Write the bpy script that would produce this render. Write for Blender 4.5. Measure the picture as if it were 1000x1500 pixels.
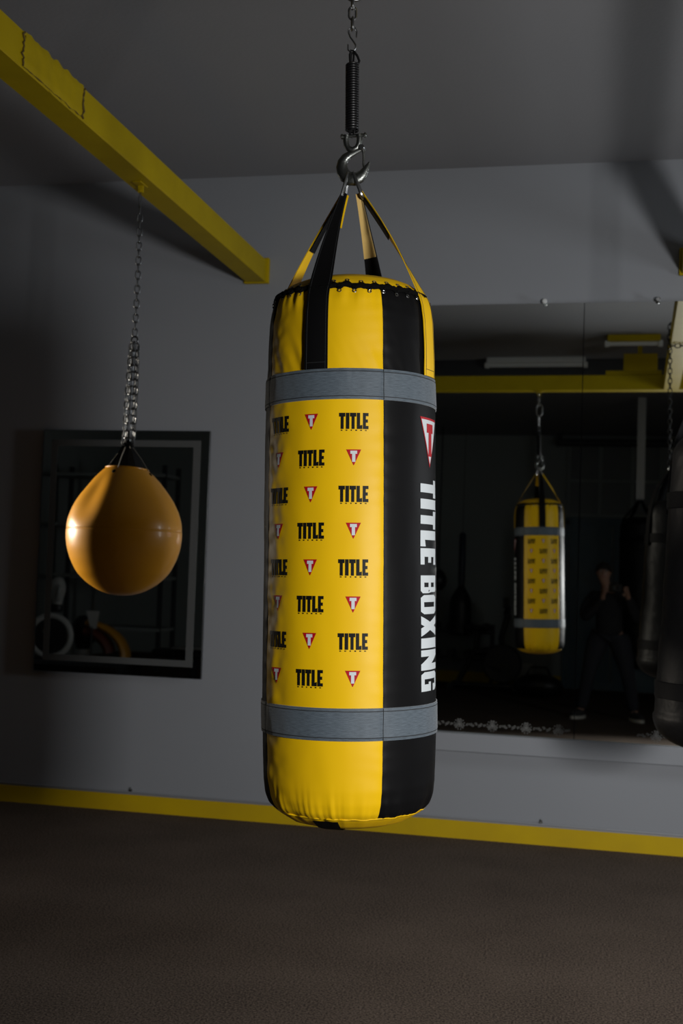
import bpy, math, random
import numpy as np
from mathutils import Vector, Matrix, noise
from math import sin, cos, pi, radians, sqrt, hypot, floor, exp
random.seed(7)
for o in list(bpy.data.objects): bpy.data.objects.remove(o)
scene = bpy.context.scene
COL = scene.collection

# ------------------------------------------------------------------ camera
F_PX, YAW, PITCH, ROLL, CAM_H = 1732.7, 0.21631, 0.04585, 0.03332, 1.4
cd = bpy.data.cameras.new('camera'); cam = bpy.data.objects.new('camera', cd); COL.objects.link(cam)
fw = Vector((-sin(YAW)*cos(PITCH), cos(YAW)*cos(PITCH), sin(PITCH)))
rt = Vector((cos(YAW), sin(YAW), 0)); up = rt.cross(fw)
r2 = rt*cos(ROLL) + up*sin(ROLL); u2 = -rt*sin(ROLL) + up*cos(ROLL)
cam.matrix_world = Matrix(((r2.x, u2.x, -fw.x, 0), (r2.y, u2.y, -fw.y, 0), (r2.z, u2.z, -fw.z, CAM_H), (0, 0, 0, 1)))
cd.sensor_fit = 'VERTICAL'; cd.sensor_height = 36; cd.lens = F_PX/1500*36; cd.clip_start = .02; cd.clip_end = 60
cd.dof.use_dof = True; cd.dof.focus_distance = 2.6; cd.dof.aperture_fstop = 5.6
scene.camera = cam

# ------------------------------------------------------------------ world, lights, exposure
scene.view_settings.view_transform = 'Standard'; scene.view_settings.look = 'None'
scene.view_settings.gamma = 1; scene.view_settings.exposure = 0.0
w = bpy.data.worlds.new('world'); scene.world = w; w.use_nodes = True
w.node_tree.nodes['Background'].inputs[0].default_value = (.5, .55, .6, 1); w.node_tree.nodes['Background'].inputs[1].default_value = 0.02
def area(name, loc, target, power, sx, sy, color=(1, 1, 1), spread=180):
    l = bpy.data.lights.new(name, 'AREA'); l.shape = 'RECTANGLE'; l.size = sx; l.size_y = sy
    l.energy = power; l.color = color; l.spread = radians(spread)
    o = bpy.data.objects.new(name, l); COL.objects.link(o); o.location = loc
    o.rotation_euler = (Vector(target)-Vector(loc)).to_track_quat('-Z', 'Y').to_euler()
    return o
area('key_softbox', (1.27, .42, 1.50), (.20, 5.6, .60), 60, .34, .40, (1, .985, .97), 120)
area('side_fill_light', (3.0, 4.9, 1.95), (-.4, 4.3, 1.3), 21, .35, .9, (.92, .96, 1), 140)  # added fill brightening the right-hand wall; no window stands here
area('left_window_light', (-5.2, 4.95, 1.75), (-1.9, 4.42, 1.45), 11, .4, .7, (1, .90, .76), 40)

# ------------------------------------------------------------------ materials
def mat(name, color, rough=.5, metal=0, bump=None, bscale=50, bstr=.2, bdist=.002, var=None, coat=0, spec=.5, sheen=0, detail=3, aniso=None):
    m = bpy.data.materials.new(name); m.use_nodes = True; nt = m.node_tree; N = nt.nodes; L = nt.links
    b = N['Principled BSDF']; b.inputs['Base Color'].default_value = (*color, 1)
    b.inputs['Roughness'].default_value = rough; b.inputs['Metallic'].default_value = metal
    b.inputs['Specular IOR Level'].default_value = spec
    b.inputs['Coat Weight'].default_value = coat; b.inputs['Coat Roughness'].default_value = .12
    tc = N.new('ShaderNodeTexCoord')
    if var:
        scale, amt, c2 = var
        n = N.new('ShaderNodeTexNoise'); n.inputs['Scale'].default_value = scale; n.inputs['Detail'].default_value = 5
        L.new(tc.outputs['Object'], n.inputs['Vector'])
        r = N.new('ShaderNodeValToRGB'); r.color_ramp.elements[0].position = .5-amt; r.color_ramp.elements[1].position = .5+amt
        r.color_ramp.elements[0].color = (*color, 1); r.color_ramp.elements[1].color = (*c2, 1)
        L.new(n.outputs['Fac'], r.inputs[0]); L.new(r.outputs[0], b.inputs['Base Color'])
    if bump:
        if bump == 'noise':
            n = N.new('ShaderNodeTexNoise'); n.inputs['Scale'].default_value = bscale; n.inputs['Detail'].default_value = detail
            out = n.outputs['Fac']
        elif bump == 'wave':
            n = N.new('ShaderNodeTexWave'); n.bands_direction = 'Z'; n.inputs['Scale'].default_value = bscale
            n.inputs['Distortion'].default_value = .3; out = n.outputs['Fac']
        L.new(tc.outputs['Object'], n.inputs['Vector'])
        bp = N.new('ShaderNodeBump'); bp.inputs['Strength'].default_value = bstr; bp.inputs['Distance'].default_value = bdist
        L.new(out, bp.inputs['Height']); L.new(bp.outputs[0], b.inputs['Normal'])
    return m
M = {}
M['wall'] = mat('wall_paint', (.236, .250, .273), .75, bump='noise', bscale=120, bstr=.25, bdist=.002, var=(1.3, .35, (.256, .270, .293)))
M['ceil'] = mat('ceiling_paint', (.262, .266, .282), .85, bump='noise', bscale=60, bstr=.3, bdist=.003, var=(1.1, .4, (.285, .287, .30)))
M['rear'] = mat('rear_wall_paint', (.24, .26, .25), .8, bump='noise', bscale=80, bstr=.2)
M['dark'] = mat('dark_paint', (.03, .032, .035), .6)
M['yellowpaint'] = mat('yellow_enamel', (.43, .315, .003), .5, bump='noise', bscale=30, bstr=.15, bdist=.003, var=(7, .3, (.36, .26, .003)), spec=.12)
M['baseyellow'] = mat('yellow_skirting_paint', (.56, .38, .004), .6, spec=.15, bump='noise', bscale=25, bstr=.2, bdist=.003, var=(5, .3, (.48, .32, .008)))
M['vy'] = mat('yellow_vinyl', (.72, .445, .0025), .45, bump='noise', bscale=500, bstr=.12, bdist=.0006, var=(9, .35, (.69, .41, .004)), spec=.17)
M['vk'] = mat('black_vinyl', (.0038, .0038, .0042), .5, bump='noise', bscale=420, bstr=.2, bdist=.0006, spec=.09)
M['ink'] = mat('black_ink', (.006, .006, .005), .5, spec=.12)
M['white'] = mat('white_print', (.50, .54, .56), .5, spec=.2)
M['red'] = mat('red_print', (.36, .004, .010), .5, spec=.15)
M['stitch'] = mat('dark_thread', (.012, .014, .016), .8)
M['goldstitch'] = mat('pale_thread', (.35, .28, .14), .8)
M['lace'] = mat('black_lace_cord', (.003, .003, .003), .9, spec=.06, bump='noise', bscale=900, bstr=.5, bdist=.001)
M['chainsteel'] = mat('dull_chain_steel', (.15, .155, .16), .42, 1)
M['steel'] = mat('zinc_steel', (.36, .37, .38), .34, 1, bump='noise', bscale=120, bstr=.15, bdist=.0006)
M['dsteel'] = mat('dark_cast_steel', (.20, .21, .20), .38, 1, bump='noise', bscale=160, bstr=.6, bdist=.001)
M['spring'] = mat('black_spring_steel', (.008, .008, .009), .4, .3)
M['ball'] = mat('orange_yellow_rubber', (.78, .36, .018), .36, spec=.35, bump='noise', bscale=90, bstr=.05, bdist=.001, var=(3, .4, (.70, .30, .012)), coat=.12)
M['mirror'] = mat('silvered_glass', (.74, .77, .76), .015, 1)
M['frost'] = mat('frosted_mirror_band', (.085, .09, .09), .55, .2)
M['mframe'] = mat('black_mirror_edge', (.02, .021, .022), .3)
M['tan'] = mat('tan_webbing', (.50, .33, .09), .6, bump='noise', bscale=300, bstr=.3, bdist=.0006)
M['wblack'] = mat('black_webbing', (.0035, .0035, .004), .6, bump='wave', bscale=260, bstr=.3, bdist=.0008, spec=.08)
M['decal'] = mat('white_window_sticker', (.13, .13, .125), .9)
M['skin'] = mat('skin', (.42, .24, .17), .5)
M['jacket'] = mat('dark_hoodie_cloth', (.014, .014, .017), .9, bump='noise', bscale=60, bstr=.4, bdist=.004)
M['trousers'] = mat('dark_trouser_cloth', (.022, .024, .032), .9, bump='noise', bscale=60, bstr=.4, bdist=.004)
M['shoe'] = mat('dark_shoe_canvas', (.03, .03, .03), .8)
M['sole'] = mat('white_rubber_sole', (.6, .58, .52), .6)
M['hair'] = mat('dark_hair', (.012, .009, .007), .7)
M['navy'] = mat('navy_door_paint', (.025, .07, .10), .4, bump='noise', bscale=30, bstr=.1)
M['glass'] = mat('dark_window_glass', (.12, .13, .13), .5)
M['tube'] = mat('white_lamp_housing', (.60, .62, .62), .4)
M['padk'] = mat('black_gear_leather', (.012, .012, .013), .4)
M['padw'] = mat('white_gear_leather', (.42, .42, .40), .4)
M['pado'] = mat('orange_gear_leather', (.60, .28, .02), .4)
M['bagleather'] = mat('black_bag_leather', (.005, .005, .0055), .5, bump='noise', bscale=14, bstr=.5, bdist=.01, spec=.12)
M['blueleather'] = mat('dark_blue_leather', (.008, .014, .03), .4)

def weave_mat():
    m = bpy.data.materials.new('grey_nylon_webbing'); m.use_nodes = True; nt = m.node_tree; N = nt.nodes; L = nt.links
    b = N['Principled BSDF']; b.inputs['Roughness'].default_value = .62; b.inputs['Sheen Weight'].default_value = .2
    uv = N.new('ShaderNodeUVMap'); sep = N.new('ShaderNodeSeparateXYZ'); L.new(uv.outputs[0], sep.inputs[0])
    def wave(out, f):
        a = N.new('ShaderNodeMath'); a.operation = 'MULTIPLY'; a.inputs[1].default_value = f; L.new(out, a.inputs[0])
        s = N.new('ShaderNodeMath'); s.operation = 'SINE'; L.new(a.outputs[0], s.inputs[0]); return s.outputs[0]
    mu = N.new('ShaderNodeMath'); mu.operation = 'MULTIPLY'
    L.new(wave(sep.outputs[0], 2*pi/.0021), mu.inputs[0]); L.new(wave(sep.outputs[1], 2*pi/.0021), mu.inputs[1])
    n = N.new('ShaderNodeTexNoise'); n.inputs['Scale'].default_value = 60; mp = N.new('ShaderNodeMapping'); mp.inputs['Scale'].default_value = (1, 9, 1)
    L.new(uv.outputs[0], mp.inputs[0]); L.new(mp.outputs[0], n.inputs['Vector'])
    ad = N.new('ShaderNodeMath'); ad.operation = 'MULTIPLY_ADD'; ad.inputs[1].default_value = .22; L.new(mu.outputs[0], ad.inputs[0]); L.new(n.outputs['Fac'], ad.inputs[2])
    r = N.new('ShaderNodeValToRGB'); r.color_ramp.elements[0].position = .2; r.color_ramp.elements[1].position = .85
    r.color_ramp.elements[0].color = (.032, .046, .060, 1); r.color_ramp.elements[1].color = (.095, .123, .150, 1)
    L.new(ad.outputs[0], r.inputs[0]); L.new(r.outputs[0], b.inputs['Base Color'])
    bp = N.new('ShaderNodeBump'); bp.inputs['Strength'].default_value = .5; bp.inputs['Distance'].default_value = .0008
    L.new(ad.outputs[0], bp.inputs['Height']); L.new(bp.outputs[0], b.inputs['Normal'])
    return m
M['web'] = weave_mat()
def carpet_mat():
    m = bpy.data.materials.new('brown_carpet'); m.use_nodes = True; nt = m.node_tree; N = nt.nodes; L = nt.links
    b = N['Principled BSDF']; b.inputs['Roughness'].default_value = 1; b.inputs['Specular IOR Level'].default_value = .1
    tc = N.new('ShaderNodeTexCoord')
    n1 = N.new('ShaderNodeTexNoise'); n1.inputs['Scale'].default_value = 130; n1.inputs['Detail'].default_value = 6; n1.inputs['Roughness'].default_value = .75
    n2 = N.new('ShaderNodeTexNoise'); n2.inputs['Scale'].default_value = 2.2; n2.inputs['Detail'].default_value = 3
    L.new(tc.outputs['Object'], n1.inputs['Vector']); L.new(tc.outputs['Object'], n2.inputs['Vector'])
    ad = N.new('ShaderNodeMath'); ad.operation = 'MULTIPLY_ADD'; ad.inputs[1].default_value = .09; L.new(n2.outputs['Fac'], ad.inputs[0]); L.new(n1.outputs['Fac'], ad.inputs[2])
    r = N.new('ShaderNodeValToRGB'); e = r.color_ramp.elements; e[0].position = .43; e[1].position = .68
    e[0].color = (.020, .014, .011, 1); e[1].color = (.18, .140, .112, 1)
    L.new(ad.outputs[0], r.inputs[0]); L.new(r.outputs[0], b.inputs['Base Color'])
    bp = N.new('ShaderNodeBump'); bp.inputs['Strength'].default_value = .8; bp.inputs['Distance'].default_value = .003
    L.new(n1.outputs['Fac'], bp.inputs['Height']); L.new(bp.outputs[0], b.inputs['Normal'])
    return m
M['carpet'] = carpet_mat()

# ------------------------------------------------------------------ mesh builder
class MB:
    def __init__(s): s.v = []; s.f = []; s.m = []; s.uv = {}
    def add(s, vs, fs, mi=0):
        k = len(s.v); s.v += [tuple(v) for v in vs]
        for f in fs: s.f.append(tuple(i+k for i in f)); s.m.append(mi)
        return k
    def box(s, lo, hi, mi=0, mx=None):
        x0, y0, z0 = lo; x1, y1, z1 = hi
        vs = [Vector(p) for p in ((x0,y0,z0),(x1,y0,z0),(x1,y1,z0),(x0,y1,z0),(x0,y0,z1),(x1,y0,z1),(x1,y1,z1),(x0,y1,z1))]
        if mx: vs = [mx @ v for v in vs]
        s.add(vs, [(0,3,2,1),(4,5,6,7),(0,1,5,4),(1,2,6,5),(2,3,7,6),(3,0,4,7)], mi)
    def rbox(s, lo, hi, b, mi=0):
        # box with chamfered edges
        c = [(a+d)/2 for a, d in zip(lo, hi)]; h = [(d-a)/2 for a, d in zip(lo, hi)]
        vs = []; ids = {}
        for sx in (-1, 1):
            for sy in (-1, 1):
                for sz in (-1, 1):
                    for ax in range(3):
                        sg = (sx, sy, sz); p = [c[i]+sg[i]*(h[i]-(0 if i == ax else b)) for i in range(3)]
                        ids[(sx, sy, sz, ax)] = len(vs); vs.append(p)
        fs = []
        for ax in range(3):
            o = [i for i in range(3) if i != ax]
            for sg in (-1, 1):
                q = []
                for a, d in ((-1,-1),(1,-1),(1,1),(-1,1)):
                    t = [0,0,0]; t[ax] = sg; t[o[0]] = a; t[o[1]] = d; q.append(ids[(*t, ax)])
                fs.append(tuple(q))
        for ax in range(3):
            o = [i for i in range(3) if i != ax]
            for a in (-1, 1):
                for d in (-1, 1):
                    t = [0,0,0]; t[o[0]] = a; t[o[1]] = d; t[ax] = -1; t2 = list(t); t2[ax] = 1
                    fs.append((ids[(*t, o[0])], ids[(*t2, o[0])], ids[(*t2, o[1])], ids[(*t, o[1])]))
        for sx in (-1, 1):
            for sy in (-1, 1):
                for sz in (-1, 1): fs.append(tuple(ids[(sx, sy, sz, a)] for a in range(3)))
        s.add(vs, fs, mi)
    def grid(s, fn, nu, nv, mi=0, uvfn=None, closeu=False):
        k = len(s.v)
        for j in range(nv+1):
            for i in range(nu+(0 if closeu else 1)):
                s.v.append(tuple(fn(i/nu, j/nv)))
        W = nu if closeu else nu+1
        for j in range(nv):
            for i in range(nu):
                a = k+j*W+i; b = k+j*W+(i+1) % W if closeu else a+1
                s.f.append((a, b, b+W, a+W)); s.m.append(mi(i/nu, j/nv) if callable(mi) else mi)
                if uvfn: s.uv[len(s.f)-1] = [uvfn(i/nu, j/nv), uvfn((i+1)/nu, j/nv), uvfn((i+1)/nu, (j+1)/nv), uvfn(i/nu, (j+1)/nv)]
    def lathe(s, prof, n=32, mi=0, at=(0,0,0), mx=None):
        k = len(s.v)
        for r, z in prof:
            for i in range(n):
                v = Vector((at[0]+r*cos(2*pi*i/n), at[1]+r*sin(2*pi*i/n), at[2]+z)); s.v.append(tuple(mx @ v if mx else v))
        for j in range(len(prof)-1):
            for i in range(n):
                a = k+j*n+i; b = k+j*n+(i+1) % n
                s.f.append((a, b, b+n, a+n)); s.m.append(mi)
        for j, rev in ((0, True), (len(prof)-1, False)):
            if prof[j][0] > 1e-5:
                q = [k+j*n+i for i in range(n)]; s.f.append(tuple(reversed(q)) if rev else tuple(q)); s.m.append(mi)
    def tube(s, path, r, n=8, closed=False, mi=0, flat=1.0, fdir=None):
        P = [Vector(p) for p in path]; m = len(P); R = r if isinstance(r, (list, tuple)) else [r]*m
        t0 = (P[1]-P[0]).normalized(); ref = Vector(fdir) if fdir else (Vector((0,0,1)) if abs(t0.z) < .9 else Vector((1,0,0)))
        k = len(s.v)
        for i in range(m):
            if closed: t = (P[(i+1) % m]-P[i-1]).normalized()
            else: t = (P[min(i+1, m-1)]-P[max(i-1, 0)]).normalized()
            if fdir: a = Vector(fdir); a = (a-t*a.dot(t)).normalized()
            else:
                a = ref-t*ref.dot(t); a = a.normalized() if a.length > 1e-6 else t.orthogonal().normalized(); ref = a
            b = t.cross(a)
            for j in range(n):
                q = 2*pi*j/n; s.v.append(tuple(P[i]+a*cos(q)*R[i]*flat+b*sin(q)*R[i]))
        for i in range(m if closed else m-1):
            for j in range(n):
                a0 = k+i*n+j; a1 = k+i*n+(j+1) % n; b0 = k+((i+1) % m)*n+j; b1 = k+((i+1) % m)*n+(j+1) % n
                s.f.append((a0, a1, b1, b0)); s.m.append(mi)
        if not closed:
            s.f.append(tuple(k+j for j in reversed(range(n)))); s.m.append(mi)
            s.f.append(tuple(k+(m-1)*n+j for j in range(n))); s.m.append(mi)
    def ribbon(s, pts, wid, nrm, th, mi=0):
        # pts centre line, wid half-width vectors, nrm outward normals
        k = len(s.v); m = len(pts)
        for p, wv, nn in zip(pts, wid, nrm):
            p = Vector(p); wv = Vector(wv); nn = Vector(nn)
            for q in (-1, -.33, .33, 1): s.v.append(tuple(p+wv*q+nn*th))
            for q in (1, .33, -.33, -1): s.v.append(tuple(p+wv*q))
        for i in range(m-1):
            for j in range(8):
                a = k+i*8+j; b = k+i*8+(j+1) % 8; s.f.append((a, b, b+8, a+8)); s.m.append(mi)
        s.f.append(tuple(k+j for j in reversed(range(8)))); s.m.append(mi)
        s.f.append(tuple(k+(m-1)*8+j for j in range(8))); s.m.append(mi)
    def ball(s, c, r, nu=16, nv=10, mi=0, sc=(1,1,1)):
        s.lathe([(max(1e-6, r*sin(pi*j/nv)), -r*cos(pi*j/nv)) for j in range(nv+1)], nu, mi, mx=Matrix.Translation(c) @ Matrix.Diagonal((*sc, 1)))
    def build(s, name, mats, parent=None, smooth=True, angle=40, mods=None):
        me = bpy.data.meshes.new(name); me.from_pydata(s.v, [], s.f)
        if not isinstance(mats, (list, tuple)): mats = [mats]
        for m in mats: me.materials.append(m)
        me.polygons.foreach_set('material_index', s.m)
        if s.uv:
            l = me.uv_layers.new(name='UVMap')
            for fi, uvs in s.uv.items():
                for li, u in zip(me.polygons[fi].loop_indices, uvs): l.data[li].uv = u
        me.update()
        if smooth:
            me.shade_smooth()
            try: me.set_sharp_from_angle(angle=radians(angle))
            except Exception: pass
        o = bpy.data.objects.new(name, me); COL.objects.link(o)
        if parent: o.parent = parent
        return o
def tag(o, label=None, cat=None, group=None, kind=None):
    if label: o['label'] = label
    if cat: o['category'] = cat
    if group: o['group'] = group
    if kind: o['kind'] = kind
    return o
def empty(name, loc=(0,0,0), rz=0, mx=None):
    o = bpy.data.objects.new(name, None); COL.objects.link(o); o.empty_display_size = .1
    if mx: o.matrix_world = mx
    else: o.location = loc; o.rotation_euler = (0, 0, rz)
    return o
def struct(name, mb, m, smooth=False): return tag(mb.build(name, m, smooth=smooth), kind='structure')
def stadium(L, W, n=8):
    # closed elongated loop in the local x-z plane, L long in z
    R = W/2; h = L/2-R; p = []
    for i in range(n+1): a = pi*i/n; p.append(Vector((R*cos(a), 0, h+R*sin(a))))
    for i in range(n+1): a = pi+pi*i/n; p.append(Vector((R*cos(a), 0, -h+R*sin(a))))
    return p
def chain_mb(mb, p0, p1, L=.030, W=.019, r=.0028, sag=0, n=6, ph=0):
    p0 = Vector(p0); p1 = Vector(p1); d = p1-p0; cnt = max(1, round(d.length/(L-2*r))); step = 1/cnt
    base = stadium(L, W, n)
    for i in range(cnt):
        t = (i+.5)*step; c = p0+d*t+Vector((sag*4*t*(1-t), 0, 0))
        q = d.to_track_quat('Z', 'X').to_matrix().to_4x4()
        mx = Matrix.Translation(c) @ q @ Matrix.Rotation((pi/2 if (i+ph) % 2 else 0)+.35, 4, 'Z')
        mb.tube([mx @ v for v in base], r, 6, closed=True)

# ------------------------------------------------------------------ room
DW = 6.268; CZ = 3.567; XL, XR, YB = -7.2, 3.2, -4.55
b = MB(); b.box((XL-.1, YB-.1, -.1), (XR+.1, DW+.1, 0)); struct('floor', b, M['carpet'])
b = MB(); b.box((XL-.1, YB-.1, CZ), (XR+.1, DW+.1, CZ+.1)); struct('ceiling', b, M['ceil'])
b = MB(); b.box((XL-.1, DW, 0), (XR+.1, DW+.1, CZ)); struct('wall_front', b, M['wall'])
b = MB(); b.box((XL-.1, YB, 0), (XL, DW, CZ)); struct('wall_left', b, M['rear'])
b = MB(); b.box((XR, YB, 0), (XR+.1, DW, CZ)); struct('wall_right', b, M['wall'])
b = MB(); b.box((XL-.1, YB-.1, 0), (XR+.1, YB, CZ)); struct('wall_rear', b, M['rear'])
b = MB(); b.box((XL, DW-.018, 0), (XR, DW, .092)); struct('baseboard_front', b, M['baseyellow'])
b = MB(); b.box((-3.2, YB, 0), (-.78, YB+.018, .16)); struct('baseboard_rear', b, M['baseyellow'])
# thin grey cable trunking strip on top of the skirting
b = MB(); b.box((XL, DW-.012, .092), (XR, DW, .100)); b.tube([(XL, DW-.012, .104), (XR, DW-.012, .104)], .005, 8)
struct('trim_1', b, mat('grey_trim_strip', (.30, .31, .33), .35, .3))
# shelf board under the wall mirrors
b = MB(); b.box((-1.42, DW-.078, .462), (XR, DW, .552)); struct('trim_2', b, M['wall'])
# dark bulkhead across the ceiling behind the photographer
b = MB(); b.box((XL, .55, CZ-.17), (XR, 1.0, CZ)); struct('trim_3', b, M['dark'])

# skirting clips
for i, x in enumerate((-2.525, -.268)):
    b = MB(); b.rbox((x-.008, DW-.014, .108), (x+.008, DW, .122), .002); b.ball((x, DW-.014, .126), .006, 10, 6)
    tag(b.build('cable_clip', M['dsteel']), ['small dark clip on the skirting strip left of the big punching bag', 'small grey clip on the skirting strip right of the big punching bag'][i], 'clip', 'clips on the skirting strip')

# ------------------------------------------------------------------ steel frame beams
ZB, BH = 2.96, .122
def beam_long(x0, x1, label, patch):
    t = empty('steel_beam', ((x0+x1)/2, DW, ZB)); tag(t, label, 'beam', 'yellow ceiling frame beams')
    b = MB(); b.rbox(((x0-x1)/2, 2.761-DW, 0), ((x1-x0)/2, 0, BH), .004); b.build('tube', M['yellowpaint'], t, angle=30)
    h = (x1-x0)/2
    b = MB(); b.rbox((-h-.012, -.028, -.006), (h+.012, -.0, BH+.014), .003); b.build('end_plate', M['yellowpaint'], t, angle=30)
    if patch:
        # rough splice plate welded to the side facing the camera
        b = MB(); ya, yb = 3.40-DW, 3.85-DW
        def pf(u, v):
            y = ya+(yb-ya)*u; z = .006+(BH-.004)*v
            e = min(u, 1-u, v, 1-v); off = .005+.003*noise.noise((y*22, z*30, 1)) if e > .001 else 0
            zz = z+(.012*noise.noise((y*25, 3, 0)) if (v < .01 or v > .99) else 0)
            yy = y+(.030*noise.noise((z*40, 5, 0)) if (u < .01 or u > .99) else 0)
            return (h+off, yy, zz)
        b.grid(pf, 40, 8); b.build('splice_plate', M['yellowpaint'], t)
        b = MB(); P = []
        for i in range(31): y = ya+(yb-ya)*i/30; P.append((h+.003, y, .006+.009*noise.noise((y*24, 9, 0))))
        b.tube(P, [.0004+.0034*abs(noise.noise((i*.8, 1, 2))) for i in range(31)], 6)
        for y in (ya, yb): b.tube([(h+.004, y+.022*noise.noise((i*.6, y, 0)), .006+i*(BH-.012)/12) for i in range(13)], [.003+.002*abs(noise.noise((i, y, 4))) for i in range(13)], 6)
        b.build('weld_seam', mat('dark_weld', (.10, .065, .01), .8), t)
    return t
BLX = (-1.96, -1.842); BRX = (.375, .495)
beam_long(*BLX, 'yellow square steel beam running to the wall, speed ball chain hangs from it', True)
beam_long(*BRX, 'yellow square steel beam ending at the wall by the right edge, black bag chain wrapped over it', False)
# cross beam that carries the big bag
YC = 2.70
t = empty('steel_beam', (-.7, YC, ZB)); tag(t, 'yellow steel cross beam above the big bag, seen in the wall mirror', 'beam', 'yellow ceiling frame beams')
b = MB(); b.rbox((-1.26, -.06, .001), (3.89, .06, BH-.001), .004); b.build('tube', M['yellowpaint'], t, angle=30)
b = MB(); b.rbox((.14-.22, YC+.02, ZB+BH), (.36, YC+.06, ZB+BH+.035), .003)
tag(b.build('steel_bar', M['yellowpaint'], angle=30), 'thin yellow bar lying on top of the cross beam, seen in the wall mirror', 'bar')
# yellow gusset box hanging under the ceiling behind the cross beam
b = MB(); b.rbox((.05, 1.8, 3.27), (.34, 1.9, 3.43), .004); b.box((.17, 1.83, 3.42), (.21, 1.87, CZ))
tag(b.build('junction_box', M['yellowpaint'], angle=30), 'yellow box under the ceiling seen in the right wall mirror', 'box')

# ------------------------------------------------------------------ lamps (switched off)
def tube_lamp(x0, x1, y, z, label, top):
    t = empty('ceiling_lamp', ((x0+x1)/2, y, CZ)); h = (x1-x0)/2; tag(t, label, 'lamp', 'unlit ceiling lamps')
    b = MB(); b.rbox((-h, -.06, z-CZ+.01), (h, .06, 0), .006); b.build('housing', top, t, angle=30)
    b = MB(); b.tube([(-h+.02, 0, z-CZ-.002), (h-.02, 0, z-CZ-.002)], .022, 16); b.build('tube', M['tube'], t)
    for s in (-1, 1):
        b = MB(); b.rbox((s*h-.02, -.03, z-CZ-.03), (s*h+.02, .03, z-CZ+.02), .003); b.build('end_cap', M['tube'], t, angle=30)
tube_lamp(-1.25, -.31, 1.063, 3.50, 'long white unlit tube lamp seen in the left wall mirror', M['tube'])
tube_lamp(-.09, .36, 2.0, 3.50, 'short unlit tube lamp on a yellow housing seen in the right wall mirror', M['yellowpaint'])

# ------------------------------------------------------------------ wall mirrors
MP = Vector((-.1, 6.232, 1.7)); MN = Vector((.0126, 1, -.0094)).normalized()
mq = Matrix.Translation(MP) @ Matrix(((1, MN.x, 0), (-MN.x, 1, 0), (0, 0, 1))).to_4x4() @ Matrix.Rotation(.0094, 4, 'X').inverted()
def mirror_panel(x0, x1, label):
    t = empty('wall_mirror', mx=mq.copy()); tag(t, label, 'mirror', 'tall frameless wall mirrors')
    z0, z1 = .553-1.7, 2.817-1.7; xa, xb = x0+.1, x1+.1
    b = MB(); b.box((xa, .0, z0), (xb, .005, z1)); b.build('glass', M['mirror'], t, smooth=False)
    return t, xa, xb, z0, z1
def flower(b, x, z, s=1.0, c=5):
    for k in range(3):
        a = 2*pi*k/3+pi/2; cx, cz = x+.0105*s*cos(a), z+.0105*s*sin(a)
        b.tube([(cx+.0085*s*cos(q), -.0008, cz+.0085*s*sin(q)) for q in [2*pi*i/14 for i in range(14)]], .0015*s, 4, closed=True)
        b.ball((cx, -.0008, cz), .0042*s, 8, 4, sc=(1, .1, 1))
    for k in range(12):
        a = 2*pi*(k+.5)/12; b.ball((x+.0215*s*cos(a), -.0008, z+.0215*s*sin(a)), .0026*s, 6, 4, sc=(1, .2, 1))
    b.ball((x, -.0008, z), .006*s, 8, 4, sc=(1, .08, 1))
def scrolls(b, x0, x1, z):
    n = max(2, int((x1-x0)/.014))
    for i in range(n):
        x = x0+(x1-x0)*(i+.5)/n; s = 1 if i % 2 else -1
        P = [(x+(.001+.0075*t/8)*cos(s*t*.75+i), -.0008, z+.003*s+(.001+.0075*t/8)*sin(s*t*.75+i)) for t in range(9)]
        b.tube(P, .0020, 4)
def decal(t, xs, ends, z=-1.103):
    b = MB(); xs = [x+.1 for x in xs]
    for x in xs: flower(b, x, z, 1.25)
    e = [ends[0]+.1]+xs+[ends[1]+.1]
    for i in range(len(e)-1):
        a = e[i]+(.034 if i else 0); c = e[i+1]-(.034 if i < len(e)-2 else 0)
        if c-a > .02: scrolls(b, a, c, z)
    b.build('floral_sticker', M['decal'], t)
tm, *_ = mirror_panel(-1.312, -.1125, 'left tall wall mirror panel behind the big bag, floral sticker along its bottom')
decal(tm, [-1.05, -.875, -.70, -.528, -.354, -.19], (-1.28, -.135))
tm, *_ = mirror_panel(-.1085, 1.09, 'right tall wall mirror panel, cut off by the right picture edge')
decal(tm, [.295, .47, .645, .82, .99], (.20, 1.06))
for i, (x, m) in enumerate(((-.315, M['tube']), (.26, M['steel']))):
    b = MB(); b.lathe([(.0, -.004), (.012, -.004), (.013, 0), (.013, .008), (.009, .012), (0, .012)], 20, mx=Matrix.Translation((x, DW-.044, 2.823)) @ Matrix.Rotation(pi/2, 4, 'X'))
    b.lathe([(.004, -.04), (.004, 0)], 10, mx=Matrix.Translation((x, DW-.044, 2.823)) @ Matrix.Rotation(pi/2, 4, 'X'))
    tag(b.build('mirror_clip', m), ['round white clip on the top edge of the left wall mirror', 'small steel clip on the top edge of the right wall mirror'][i], 'clip', 'clips on the mirror top edge')

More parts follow.
